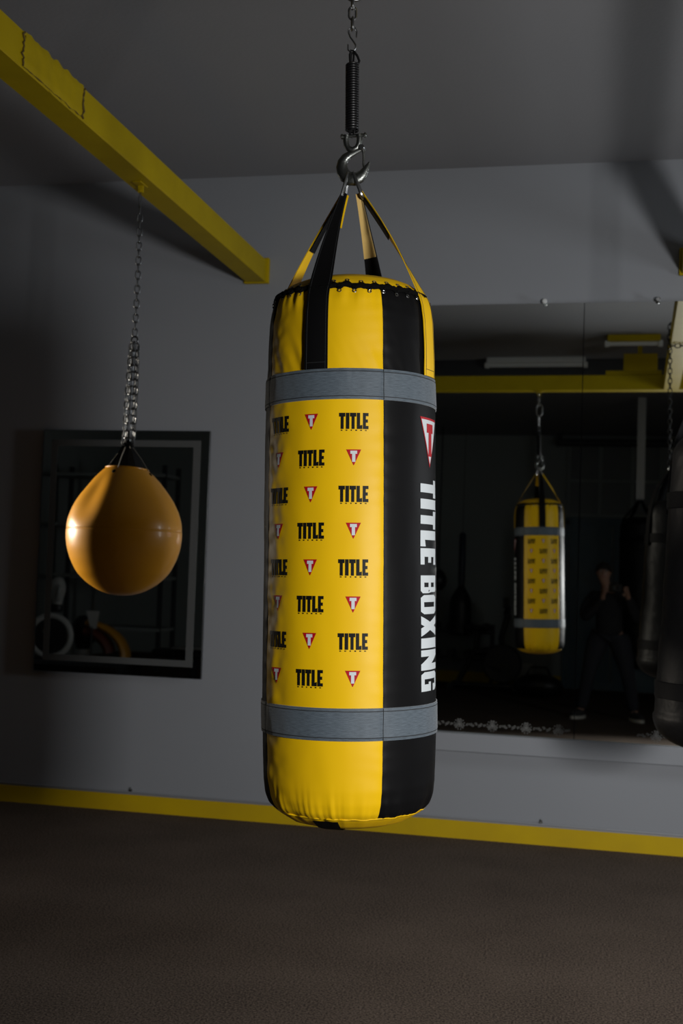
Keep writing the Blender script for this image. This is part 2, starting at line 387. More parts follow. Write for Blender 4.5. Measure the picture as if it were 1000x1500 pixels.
# small rectangular mirror with frosted band
t = empty('framed_mirror', (-2.625, DW, .754)); tag(t, 'portrait wall mirror with a frosted inner band, behind the hanging ball', 'mirror')
HW, HT = .4995, 1.371
b = MB(); b.box((-HW+.05, -.03, .05), (HW-.05, 0, HT-.05)); b.build('backing', M['dark'], t, smooth=False)
b = MB(); b.rbox((-HW, -.045, 0), (HW, -.03, HT), .002); b.build('edge', M['mframe'], t, angle=30)
b = MB(); b.box((-HW+.003, -.047, .003), (HW-.003, -.0452, HT-.003)); b.build('glass', M['mirror'], t, smooth=False)
b = MB()
for (xa, xb, za, zb) in ((-.447, .447, HT-.092, HT-.055), (-.447, .447, .062, .098), (-.447, -.410, .098, HT-.092), (.405, .447, .098, HT-.092)):
    b.box((xa, -.0478, za), (xb, -.0471, zb))
b.build('frosted_band', M['frost'], t, smooth=False)

# ------------------------------------------------------------------ the big bag
BASE = Vector((-.5523, YC, .81)); LEAN = -radians(1.637); TURN = radians(11.7)
HM = Matrix.Rotation(LEAN, 4, 'Y')
def hang(h, dx=0, dy=0): return BASE + (HM @ Vector((dx, dy, h)))
def hang_mx(h): return Matrix.Translation(hang(h)) @ HM @ Matrix.Rotation(TURN, 4, 'Z')
_ph = np.array([(.0, .010), (.003, .060), (.010, .110), (.020, .140), (.040, .170), (.052, .183), (.075, .192), (.105, .1965), (.16, .1990), (.22, .2005), (.30, .2010), (.6, .1995), (.8, .1990), (.95, .1975), (1.03, .1955), (1.10, .194), (1.15, .1915), (1.18, .187), (1.20, .181), (1.213, .174), (1.225, .164), (1.238, .148), (1.248, .125), (1.256, .095), (1.262, .05), (1.264, .001)])
_hh = np.linspace(0, 1.264, 1265); _rr = np.interp(_hh, _ph[:, 0], _ph[:, 1])
_k = np.hanning(19); _k /= _k.sum(); _rs = np.convolve(np.pad(_rr, 9, mode='edge'), _k, mode='valid'); 
_w = np.clip(np.minimum(_hh-.025, 1.235-_hh)/.02, 0, 1); _rr = _rr*(1-_w)+_rs*_w
def RB(h): return float(np.interp(h, _hh, _rr))
SEAMS = [radians(a) for a in (21.7, 111.7, 201.7, 291.7)]
def seam_d(az):
    return min(abs((az-s+pi) % (2*pi)-pi) for s in SEAMS)
def disp(az, h):
    ca, sa = cos(az), sin(az); sd = seam_d(az)*.2
    d = .0016*noise.noise((ca*1.6, sa*1.6, h*3.5)) + .0007*noise.noise((ca*5+3, sa*5, h*12))
    # puckers along the seams
    k = exp(-sd/.030); d += k*.0013*noise.noise((sa*2+9, ca*2, h*46)); lf = exp(-((az+1.05+pi) % (2*pi)-pi)**2/.05); d += lf*(.0035*noise.noise((az*5, h*17, 1.5))+.0018*noise.noise((az*9, h*43, 7.5))); d -= .0016*exp(-sd/.004)
    # soft dents below the top band and over it
    # gathers at the bottom hem
    g = exp(-((h-.045)/.042)**2) if h > .02 else .3
    gg = noise.noise((az*7.5, 2.2, h*3)) + .6*noise.noise((az*19, 7.2, h*5))
    d += g*.0085*gg*(.45+.55*(noise.noise((az*1.3+4, 0, 0))+.5))
    # gathers under the lacing
    g = exp(-((h-1.195)/.030)**2)
    d += g*.0050*(noise.noise((az*8.5+3, 5.2, h*4))+.5*noise.noise((az*17, 1.2, h*9)))
    # diagonal pulls above the top band
    g = exp(-((h-1.045)/.05)**2); d += g*.0022*noise.noise((az*9+h*22, 3.3, h*8))
    return d
def S(az, h, off=0):
    r = RB(h)+disp(az, h)+off
    return Vector((r*sin(az), -r*cos(az), h))
# ---- glyphs: quads in a unit box (x right, y up)
def R4(x0, y0, x1, y1): return [(x0, y0), (x1, y0), (x1, y1), (x0, y1)]
GL = {
 'T': (1.0, [R4(0, .76, 1, 1), R4(.26, 0, .74, .76)]),
 'I': (.55, [R4(0, 0, 1, 1)]),
 'L': (.88, [R4(0, 0, .58, 1), [(.58, 0), (1, 0), (1, .26), (.58, .22)]]),
 'E': (.90, [R4(0, 0, .52, 1), R4(.52, 0, 1, .20), R4(.52, .80, 1, 1), R4(.52, .40, .88, .60)]),
 'B': (.98, [R4(0, 0, .40, 1), R4(.40, .82, .86, 1), R4(.40, .42, .82, .58), R4(.40, 0, .86, .18), [(.66, .58), (.94, .58), (.94, .82), (.66, .82)], [(.66, .18), (1, .18), (1, .42), (.66, .42)], [(.86, .82), (.94, .82), (.94, .92), (.86, 1)], [(.82, .50), (1, .40), (.94, .60), (.82, .58)], [(.86, 0), (1, .1), (1, .18), (.86, .18)]]),
 'O': (1.05, [R4(0, .16, .37, .84), R4(.63, .16, 1, .84), [(.14, 0), (.86, 0), (1, .16), (0, .16)], [(0, .84), (1, .84), (.86, 1), (.14, 1)]]),
 'X': (1.12, [[(0, 0), (.40, 0), (1, 1), (.60, 1)], [(0, 1), (.40, 1), (1, 0), (.60, 0)]]),
 'N': (1.10, [R4(0, 0, .32, 1), R4(.68, 0, 1, 1), [(.30, 1), (.32, .42), (.70, 0), (.68, .58)]]),
 'G': (1.05, [R4(0, .16, .37, .84), [(.14, 0), (1, 0), (1, .16), (0, .16)], [(0, .84), (1, .84), (.86, 1), (.14, 1)], R4(.64, .16, 1, .52), R4(.52, .38, .64, .52), R4(.64, .66, 1, .84)]),
}
GAP = .10
def text_w(s): return sum(.5 if c == ' ' else GL[c][0]+GAP for c in s)-GAP
def quad_on(b, q, place, mi, sub=2):
    def f(u, v):
        x = (1-u)*(1-v)*q[0][0]+u*(1-v)*q[1][0]+u*v*q[2][0]+(1-u)*v*q[3][0]
        y = (1-u)*(1-v)*q[0][1]+u*(1-v)*q[1][1]+u*v*q[2][1]+(1-u)*v*q[3][1]
        return place(x, y)
    b.grid(f, sub, sub, mi)
def text_on(b, s, place, W, H, mi, sub=2):
    # place(x, y): metres -> point; text centred on 0
    k = W/text_w(s); x = -W/2
    for c in s:
        if c == ' ': x += .5*k; continue
        gw, quads = GL[c]
        for q in quads: quad_on(b, [(x+px*gw*k, (py-.5)*H) for px, py in q], place, mi, sub)
        x += (gw+GAP)*k
def on_bag(az0, h0, off, rot=False):
    def pl(x, y):
        if rot: x, y = y, -x      # text reads downwards, its top towards +azimuth
        return S(az0+x/.1985, h0+y, off)
    return pl
def tri(b, place, w, h, mi, sub=3): quad_on(b, [(-w/2, h/2), (w/2, h/2), (.0005, -h/2), (-.0005, -h/2)], place, mi, sub)
TQ = [[(-.42, .5), (.42, .5), (.42, .22), (-.42, .22)], [(-.20, .22), (.20, .22), (.20, -.5), (-.20, -.5)]]

bag = empty('punching_bag', mx=hang_mx(0)); tag(bag, 'large yellow and black cylindrical punching bag hanging in the foreground', 'punching bag')
ROWS = [1.716-(1.716-1.158)*i/7-.81 for i in range(8)]
for q in range(4):
    a0 = SEAMS[q-1]; a0 = a0 if a0 < SEAMS[q] else a0-2*pi; a1 = SEAMS[q]; yel = q % 2 == 0; ac = (a0+a1)/2
    b = MB(); b.grid(lambda u, v: S(a0+(a1-a0)*u, .040+(1.207-.040)*v), 72, 320, 0)
    if yel:
        for i, h in enumerate(ROWS):
            for j, da in enumerate((-29.3, -2.2, 25.6)):
                az = ac+radians(da)
                if (i+j) % 2 == 0:
                    text_on(b, 'TITLE', on_bag(az, h, .0009), .0645, .0355, 1, 2)
                    for n, c in enumerate('BOXING'):
                        text_on(b, c, on_bag(az+((n-2.5)*.0106)/.1985, h-.0205, .0009), .0036, .0027, 1, 1)
                else:
                    tri(b, on_bag(az, h, .0008), .0325, .0345, 3, 4)
                    pl = on_bag(az, h+.0022, .0013)
                    for t4 in TQ: quad_on(b, [(x*.0175, y*.0245) for x, y in t4], pl, 2, 2)
        b.build('side_panel', [M['vy'], M['ink'], M['white'], M['red']], bag, angle=70)['label'] = 'yellow printed vinyl side panel'
    else:
        text_on(b, 'TITLE BOXING', on_bag(ac-.035, (1.597+1.123)/2-.81+.0, .0009, True), .474, .086, 1, 6)
        pl = on_bag(ac-.03, 1.681-.81, .0008); tri(b, pl, .090, .112, 2, 8)
        pl = on_bag(ac-.03, 1.6825-.81, .0013); tri(b, pl, .081, .099, 1, 8)
        pl = on_bag(ac-.03, 1.6865-.81, .0018)
        for t4 in TQ: quad_on(b, [(x*.042, (y)*.074) for x, y in t4], pl, 2, 4)
        b.build('side_panel', [M['vk'], M['white'], M['red']], bag, angle=70)['label'] = 'black vinyl side panel with vertical white lettering'
# caps
b = MB(); b.grid(lambda u, v: (lambda p: (p[0]+.0, p[1], p[2]))(S(2*pi*u, 1.214+(1.264-1.214)*v**1.3, 0)), 160, 18, closeu=True); b.build('top_cap', M['vy'], bag)
def capf(u, v):
    h = .043*(1-v)**1.5; az = 2*pi*u; p = S(az, h, -.004); return (p.x, p.y, h-.004+.004*v)
b = MB(); b.grid(capf, 160, 14, closeu=True); b.build('bottom_cap', M['vy'], bag)
b = MB(); b.tube([S(2*pi*i/160, .042+.0015*noise.noise((i*.3, 0, 0)), -.001) for i in range(160)], .0022, 6, closed=True)
b.build('hem_seam', M['vy'], bag)
b = MB(); b.tube([S(2*pi*i/200, .0375, -.0015) for i in range(200)], .0009, 5, closed=True); b.build('hem_stitching', M['stitch'], bag)
# webbing bands
def band(h0, h1, name='webbing_band'):
    def mi(u, v): return 1 if (v > .085 and v < .115) or (v > .885 and v < .915) else 0
    b = MB()
    def f(u, v):
        az = 2*pi*u; e = .0010 if .08 < v < .92 else 0
        sd = seam_d(az); dd = -.0022*exp(-(sd*.2)/.0022)
        if v <= 0 or v >= 1: e = -.003
        return S(az, h0+(h1-h0)*v, .0026+e*.6+dd)
    vs = [0, .004, .07, .086, .114, .15, .3, .5, .7, .85, .886, .914, .93, .996, 1]
    k = len(b.v); n = 288
    for v in vs:
        for i in range(n): b.v.append(tuple(f(i/n, v)))
    for j in range(len(vs)-1):
        vm = (vs[j]+vs[j+1])/2
        for i in range(n):
            a = k+j*n+i; c = k+j*n+(i+1) % n; b.f.append((a, c, c+n, a+n)); b.m.append(mi(0, vm))
            b.uv[len(b.f)-1] = [(i/n*1.25, vs[j]*(h1-h0)), ((i+1)/n*1.25, vs[j]*(h1-h0)), ((i+1)/n*1.25, vs[j+1]*(h1-h0)), (i/n*1.25, vs[j+1]*(h1-h0))]
    for s in SEAMS:
        b.tube([S(s, h0+.001+(h1-h0-.002)*i/12, .0030) for i in range(13)], .0008, 5, mi=1)
    b.build(name, [M['web'], M['stitch']], bag, angle=60)
band(.954, 1.0225); band(.2140, .2845)
# straps
def strap(azd, m, lapm, hlap, ring_off, lapside):
    az = radians(azd); rad = Vector((sin(az), -cos(az), 0)); tan = Vector((cos(az), sin(az), 0))
    hs = [1.0215+i*(1.212-1.0215)/18 for i in range(19)]
    pts = []; wd = []; nr = []
    for h in hs:
        p = S(az, h, .0045); pts.append(p); wd.append(tan*.0265); nr.append(rad*.8+Vector((0, 0, .4))*max(0, (h-1.15)/.06))
    # curl the ribbon round the bag: shift handled by flat width, fine at 62 mm
    end = Vector((ring_off, 0, 1.474)); st = pts[-1]; d = end-st
    side = tan.copy()
    for i in range(1, 17):
        t = i/16; p = st+d*t+rad*(.006*sin(pi*t)); wv = tan*(.0265*(1-t)**1.25+.0075*t**.7); tw = (.15 if azd > 200 else .75)*t
        wv = (wv.normalized()*cos(tw)+d.normalized().cross(wv.normalized())*sin(tw))*wv.length
        pts.append(p); wd.append(wv); nr.append((rad*d.length*.9+Vector((0, 0, .15))).normalized())
    b = MB()
    nrm = [n.normalized() for n in nr]
    # follow the surface across the width on the bag part
    k = len(b.v); th = .0022
    for idx, (p, wv, nn) in enumerate(zip(pts, wd, nrm)):
        row = []
        for q in (-1, -.5, 0, .5, 1):
            if idx < len(hs):
                pp = S(az+q*.0265/.195, hs[idx], .0048)
                blend = max(0, min(1, (hs[idx]-1.17)/.042)); pp = pp*(1-blend)+(Vector(p)+wv*q)*blend
            else: pp = Vector(p)+wv*q
            row.append(pp)
        for pp in row: b.v.append(tuple(pp+nn*th))
        for pp in reversed(row): b.v.append(tuple(pp))
    n = len(pts)
    for i in range(n-1):
        for j in range(10):
            a = k+i*10+j; c = k+i*10+(j+1) % 10; b.f.append((a, c, c+10, a+10)); b.m.append(0)
    b.f.append(tuple(k+j for j in reversed(range(10)))); b.m.append(0); b.f.append(tuple(k+(n-1)*10+j for j in range(10))); b.m.append(0)
    # stitch lines near both edges
    for q in (-.82, .82):
        P = [Vector(p)+wv*q+nn*.0024 if i >= len(hs) else S(az+q*.0265/.195, hs[i], .0048)*(1-max(0, min(1, (hs[i]-1.17)/.042)))+(Vector(p)+wv*q)*max(0, min(1, (hs[i]-1.17)/.042))+nn*.0024 for i, (p, wv, nn) in enumerate(zip(pts, wd, nrm))]
        b.tube(P, .0005, 4, mi=1)
    b.tube([S(az+q*.0265/.195, 1.036, .0076) for q in (-.8, -.4, 0, .4, .8)], .0006, 4, mi=1)
    s = b.build('strap', [m, M['stitch']], bag, angle=60)
    # folded-back lap stitched inside
    b = MB(); P = []; W = []; NN = []
    for i in range(len(hs), n):
        if pts[i].z >= hlap or (i+1 < n and pts[i+1].z >= hlap):
            P.append(pts[i]-nrm[i]*.004); W.append(wd[i]*.92+wd[i].normalized()*lapside*.003); NN.append(nrm[i])
    b.ribbon(P, W, NN, .0022); l = b.build('folded_lap', lapm, s, angle=60); l['label'] = 'contrasting strap end folded back through the ring'
    return s
strap(-22.3, M['wblack'], M['vy'], 1.39, -.017, 1)['label'] = 'black webbing strap'
strap(64.0, M['vy'], M['wblack'], 1.36, .022, 0)['label'] = 'yellow vinyl strap'
strap(156.7, M['wblack'], M['tan'], 1.355, .017, 0)['label'] = 'black webbing strap with tan lap'
strap(246.7, M['vy'], M['wblack'], 1.355, -.020, 0)['label'] = 'yellow vinyl strap'
# lacing
NE = 35
b = MB(); b.grid(lambda u, v: S(2*pi*u, 1.203+.015*v, -.003), 160, 3, closeu=True); b.build('gusset', M['lace'], bag)
b = MB()
def laceh(az): return 1.209+.007*noise.noise((az*2.3, 8, 0))+.003*noise.noise((az*9, 3, 0))
P = []
for i in range(NE*2):
    az = 2*pi*(i+.5)/(NE*2); h = laceh(az)+(.0075 if i % 2 else -.0075)
    P.append(S(az, h, .003))
for i in range(len(P)):
    a = P[i]; c = P[(i+1) % len(P)]; mid = (a+c)/2; mid += mid.normalized()*.002; mid.z = (a.z+c.z)/2
    b.tube([a, mid, c], [.0036, .0050, .0036], 6)
for i in range(240):
    pass
b.tube([S(2*pi*i/200, laceh(2*pi*i/200)+.002*noise.noise((i*.9, 0, 0)), .0015+.002*abs(noise.noise((i*.6, 4, 0)))) for i in range(200)], [.0062+.002*noise.noise((i*.7, 2, 0)) for i in range(200)], 8, closed=True)
b.build('lacing_cord', M['lace'], bag)
for i in range(NE*2):
    az = 2*pi*(i+.5)/(NE*2); hh = laceh(az)+(.0125 if i % 2 else -.0125)
    c = S(az, hh, .001); n = (S(az, hh, .01)-c).normalized(); t1 = Vector((cos(az), sin(az), 0)); t2 = (S(az, hh+.004)-S(az, hh-.004)).normalized()
    b = MB(); b.tube([c+(t1*cos(a)+t2*sin(a))*.0036+n*.0012 for a in [2*pi*k/12 for k in range(12)]], .0011, 5, closed=True)
    b.build('eyelet', M['steel'], bag)
# bottom tab with little ring
b = MB(); az = radians(-17.5)
def tabf(u, v):
    a = az+(u-.5)*.34*(1+v*.3); h = .043*(1-v)**1.5; p = S(a, h, -.002); return (p.x, p.y, h-.0065+.004*v)
b.grid(tabf, 6, 10); b.build('bottom_tab', M['wblack'], bag)
b = MB(); p = Vector((-.046, -.095, .013)); b.tube([p+Vector((.008*cos(a), .0, .004*sin(a))) for a in [2*pi*k/16 for k in range(16)]], .002, 6, closed=True)
b.build('bottom_ring', M['dsteel'], bag)
# D rings of the bag
def dring(pts, label):
    b = MB(); b.tube(pts, .0042, 8, closed=True); b.build('strap_ring', M['steel'], bag)
rotI = Matrix.Rotation(-TURN, 4, 'Z')   # from un-turned hanging frame to the bag's own frame
def dr(xt, xb):
    # elongated loop from hook bowl down to the strap tops
    pt = Vector((xt, 0, 1.512)); pb = Vector((xb, 0, 1.470)); d = (pb-pt); u = d.normalized(); s = Vector((0, 1, 0)); o = []
    for i in range(9): a = pi*i/8; o.append(pt-u*.004+(s*cos(a)*.007-u*sin(a)*.007))
    for i in range(9): a = pi*i/8; o.append(pb+(-s*cos(a)*.013+u*sin(a)*.010))
    return [rotI @ q for q in o]
dring(dr(-.010, -.020), ''); dring(dr(.008, .024), '')

# ------------------------------------------------------------------ hook, spring, links above the bag
SC = .000302
def hk(px, py, dy=0): return Vector(((px-402)*SC, dy, (1390-py)*SC))      # hook drawing frame, origin at the bowl
hook = empty('safety_hook', mx=Matrix.Translation(hang(1.512, .001)) @ HM); tag(hook, 'large dark cast steel safety hook holding the straps of the big yellow bag', 'hook')
cl = [(492,1158,20),(462,1172,22),(425,1188,24),(385,1205,29),(348,1228,35),(325,1262,41),(318,1300,45),(326,1340,49),(350,1378,52),(385,1402,55),(425,1406,54),(462,1392,48),(490,1366,38),(508,1335,28),(524,1308,19),(540,1276,6)]
b = MB(); P = [hk(x, y) for x, y, r in cl]; b.tube(P, [r*SC for *_, r in cl], 14, fdir=(0, 1, 0), flat=.62)
b.build('hook_body', M['dsteel'], hook)
b = MB(); b.tube([hk(490,1170), hk(494,1230), hk(492,1290), hk(500,1322)], [.0034, .0028, .0028, .0034], 8); b.build('latch', M['dsteel'], hook)
b = MB(); b.lathe([(0, -.011), (.0055, -.011), (.0068, -.009), (.0068, .009), (.0055, .011), (0, .011)], 16, mx=Matrix.Translation(hk(482,1163)) @ Matrix.Rotation(pi/2, 4, 'X'))
b.build('pivot_pin', M['steel'], hook)
sh = empty('bow_shackle', mx=Matrix.Translation(hang(1.600, .002)) @ HM); tag(sh, 'small steel bow shackle joining the black spring to the dark hook', 'shackle')
b = MB(); P = [(-.015, 0, .014), (-.0165, 0, .003), (-.015, 0, -.009), (-.010, 0, -.018), (0, 0, -.0225), (.010, 0, -.018), (.015, 0, -.009), (.0165, 0, .003), (.015, 0, .014)]
b.tube(P, [.0080, .0072, .0070, .007, .0075, .007, .0070, .0072, .0080], 12); b.build('bow', M['dsteel'], sh)
b = MB(); b.tube([(-.027, 0, .012), (.029, 0, .012)], .0042, 10); b.ball((.030, 0, .012), .0065, 10, 8, sc=(.6, 1, 1)); b.ball((-.026, 0, .012), .0065, 10, 8, sc=(.6, 1, 1)); b.build('shackle_pin', M['dsteel'], sh)

spr = empty('coil_spring', mx=Matrix.Translation(hang(1.620)) @ HM); tag(spr, 'tall black coil spring between the chain and the hook above the big bag', 'spring')
b = MB(); NT = 27; H0, H1 = .004, .165; P = []
for i in range(NT*16+1):
    a = 2*pi*i/16; P.append((.0140*cos(a), .0140*sin(a), H0+(H1-H0)*i/(NT*16)))
b.tube(P, .0025, 7); b.build('coil', M['spring'], spr)
b = MB(); b.lathe([(.0, .004), (.0095, .004), (.0095, .165), (0, .165)], 16); b.build('core', M['spring'], spr)
b = MB(); b.tube([(.013, 0, .163), (.017, 0, .172), (.012, 0, .185), (.004, 0, .197), (-.003, 0, .200), (-.006, 0, .19), (-.005, 0, .165)], .0030, 7)
b.tube([(-.004, 0, .166), (-.004, .004, .19), (.0, .004, .199), (.003, .003, .19), (.002, 0, .166)], .0026, 7); b.build('end_loop', M['spring'], spr)
b = MB(); b.tube([(-.005, 0, .006), (-.005, 0, -.006), (0, 0, -.0115), (.005, 0, -.006), (.005, 0, .006)], .0030, 7); b.build('end_loop', M['spring'], spr)

b = MB()
P = [(.010, 0, .012), (.0105, 0, .026), (.006, 0, .036), (-.002, 0, .0385), (-.009, 0, .034), (-.0095, 0, .026), (-.005, 0, .014), (.002, 0, .004), (.008, 0, -.006), (.008, 0, -.014), (.002, 0, -.021), (-.005, 0, -.0215), (-.0105, 0, -.016), (-.0105, 0, -.003)]
b.tube(P, .0021, 8); o = b.build('s_hook', M['steel']); o.matrix_world = Matrix.Translation(hang(1.838)) @ HM
tag(o, 'thin steel S shaped hook on top of the black spring', 'hook')
b = MB(); hx = Matrix.Rotation(0, 4, 'Z')
chain_mb(b, (0, 0, .0), (0, 0, .078), .031, .0165, .0031, n=8, ph=1)
o = b.build('chain', M['steel']); o.matrix_world = Matrix.Translation(hang(1.871)) @ HM; tag(o, 'short steel chain above the S shaped hook at the top of the picture', 'chain')
b = MB(); P = []
for v in stadium(.100, .052, 10): P.append(v)
P = [Vector((v.x*(.72+.28*(1 if v.z > 0 else .9)), v.y, v.z)) for v in P]; b.tube(P, .0048, 10, closed=True)
b.box((.016, -.007, -.02), (.027, .007, .012)) if False else b.tube([(.0235, 0, -.018), (.0242, 0, .018)], .0072, 10)
o = b.build('carabiner', M['steel']); o.matrix_world = Matrix.Translation(hang(1.871+.078+.043, .004)) @ HM @ Matrix.Rotation(.25, 4, 'Z'); tag(o, 'steel carabiner link, only its bottom shows at the top edge', 'carabiner')
b = MB(); chain_mb(b, hang(2.030), hang(2.118), .031, .018, .0031, n=8)
tag(b.build('chain', M['steel']), 'short steel chain from the carabiner to the cross beam, seen in the mirror', 'chain')
b = MB(); c = hang(2.128); b.tube([c+Vector((.014*cos(a), 0, .014*sin(a))) for a in [2*pi*k/16 for k in range(16)]], .004, 8, closed=True); b.tube([c+Vector((0, 0, .012)), (c.x, c.y, ZB+.002)], .005, 8)
b.rbox((c.x-.03, c.y-.03, ZB-.006), (c.x+.03, c.y+.03, ZB), .001)
tag(b.build('eye_bolt', M['yellowpaint']), 'yellow eye bolt under the cross beam over the big bag', 'bolt')

# ------------------------------------------------------------------ hanging ball
BX, BY, BZ = -1.912, 4.56, 1.495
K = .00276
prof_px = [(879,0),(878,14),(875,26),(871,36),(861,52),(846,67.5),(828,77),(810,83),(792,85.5),(781,85),(768,84),(750,78),(735,70),(720,59),(705,47),(696,38),(690,31)]
zc_px = 790
bl = empty('aqua_bag', (BX, BY, BZ)); bl.rotation_euler = (0, 0, radians(22)); tag(bl, 'glossy orange yellow teardrop punching ball hanging in front of the small mirror', 'punching ball')
pr = np.array([( (zc_px-y)*K, r*K) for y, r in prof_px]); zz = np.concatenate([np.linspace(pr[0,0], pr[0,0]+.03, 14)[:-1], np.linspace(pr[0,0]+.03, pr[-1,0], 70)])
# smooth profile by arc-length interpolation
seg = np.r_[0, np.cumsum(np.hypot(np.diff(pr[:,0]), np.diff(pr[:,1])))]; ss = np.linspace(0, seg[-1], 110)
pz = np.interp(ss, seg, pr[:,0]); prr = np.interp(ss, seg, pr[:,1]); kk = np.hanning(13); kk /= kk.sum()
def sm(a, odd):
    l = (2*a[0]-a[6:0:-1]) if not odd else -a[6:0:-1]
    return np.convolve(np.r_[l, a, 2*a[-1]-a[-2:-8:-1]], kk, mode='valid')
pz = np.convolve(np.r_[pz[6:0:-1], pz, 2*pz[-1]-pz[-2:-8:-1]], kk, mode='valid'); prr = sm(prr, True); prr[0] = 0
def ballf(u, v):
    i = v*(len(pz)-1); k = int(min(i, len(pz)-2)); f = i-k; r = prr[k]*(1-f)+prr[k+1]*f; z = pz[k]*(1-f)+pz[k+1]*f
    a = 2*pi*u; dent = 0
    if z > .03:
        t = (z-.03)/.24
        for ac, amp in ((radians(-137), .017), (radians(-30), .006), (radians(60), .006), (radians(150), .006)):
            dd = (a-ac+pi) % (2*pi)-pi; dent -= amp*exp(-(dd/.28)**2)*sin(pi*min(1, t))**1.3
    groove = -.0017*exp(-((z-.024)/.0026)**2)
    r = max(0, r+dent+groove); return (r*cos(a), r*sin(a), z+.012*t_top(z, a))
def t_top(z, a): return 0 if z < .2 else (z-.2)/.076*(.35*cos(a+2.6))
b = MB(); b.grid(ballf, 96, 330, closeu=True)
# rolled rim
b.tube([(ballf(i/48, 1)) for i in range(48)], .004, 6, closed=True)
b.build('ball_body', M['ball'], bl)
def rimp(a, v=.955): return Vector(ballf((a % (2*pi))/(2*pi), v))
for k in range(4):
    a = radians(-118+90*k)
    c = rimp(a); n = Vector((cos(a), sin(a), .75)).normalized(); b = MB()
    b.lathe([(0, .0005), (.008, .0005), (.008, .002), (.0065, .003), (0, .003)], 16, mx=Matrix.Translation(c) @ n.to_track_quat('Z', 'Y').to_matrix().to_4x4())
    b.build('strap_hole', M['ink'], bl)
    # webbing strap cone
    t0 = Vector((cos(a)*.066, sin(a)*.066, .262)); t1 = Vector((cos(a)*.012, sin(a)*.012, .385)); tg = Vector((-sin(a), cos(a), 0))
    b = MB(); P = [t0.lerp(t1, i/6) for i in range(7)]; b.ribbon(P, [tg*(.042*(1-i/6)+.010*i/6) for i in range(7)], [Vector((cos(a), sin(a), .3)).normalized()]*7, .002)
    b.build('hanging_strap', M['wblack'], bl)
    b = MB(); a2 = a+.1; s0 = rimp(a2, .985)+Vector((0, 0, .002)); s1 = Vector((cos(a)*.016, sin(a)*.016, .372)); b.tube([s0, s0.lerp(s1, .5)+Vector((cos(a)*.004, sin(a)*.004, 0)), s1], .0016, 6); b.build('cord', mat('grey_cord', (.32, .30, .26), .6), bl)
b = MB(); b.lathe([(.0, .372), (.014, .374), (.016, .385), (.012, .398), (0, .400)], 16); b.build('strap_knot', M['wblack'], bl)
# four chain strands up to a swivel and the single chain
TOPZ = 2.945; bx, by = -1.903, 4.56
for k in range(4):
    a = radians(-118+90*k); b = MB(); p0 = Vector((BX+.022*cos(a), BY+.022*sin(a), BZ+.375)); p1 = Vector((bx+.015*cos(a), by+.015*sin(a), 2.292))
    chain_mb(b, p0, p1, .036, .020, .0030, sag=.004*(-1)**k, ph=k)
    tag(b.build('chain', M['chainsteel']), 'steel chain strand over the hanging ball, '+['the one nearest the viewer', 'the right hand one', 'the one at the rear', 'the left hand one'][k], 'chain', 'chain strands over the hanging ball')
b = MB(); b.tube([(bx+.014*cos(q), by, 2.306+.016*sin(q)) for q in [2*pi*k/18 for k in range(18)]], .0036, 8, closed=True)
b.tube([(bx, by+.012*cos(q), 2.285+.016*sin(q)) for q in [2*pi*k/18 for k in range(18)]], .003, 8, closed=True)
tag(b.build('connecting_ring', M['chainsteel']), 'steel ring joining the single chain to the four strands over the ball', 'ring')
b = MB(); chain_mb(b, (bx, by, 2.322), (bx, by, 2.865), .036, .019, .0030, sag=.003)
b.tube([(bx+.0, by, 2.862), (bx+.004, by, 2.90), (bx, by, TOPZ-.012)], .0016, 6); b.tube([(bx-.005, by, 2.862), (bx-.008, by, 2.90), (bx-.002, by, TOPZ-.012)], .0016, 6)
tag(b.build('chain', M['chainsteel']), 'long single steel chain hanging from the left yellow beam', 'chain')
b = MB(); b.rbox((bx-.020, by-.05, ZB-.005), (bx+.020, by+.03, ZB), .002); b.box((bx-.011, by-.005, ZB-.034), (bx+.011, by+.005, ZB-.004)); b.tube([(bx, by-.012, ZB-.026), (bx, by+.012, ZB-.026)], .007, 8)
tag(b.build('hanger_bracket', M['yellowpaint']), 'small yellow bracket welded under the left beam over the ball chain', 'bracket')

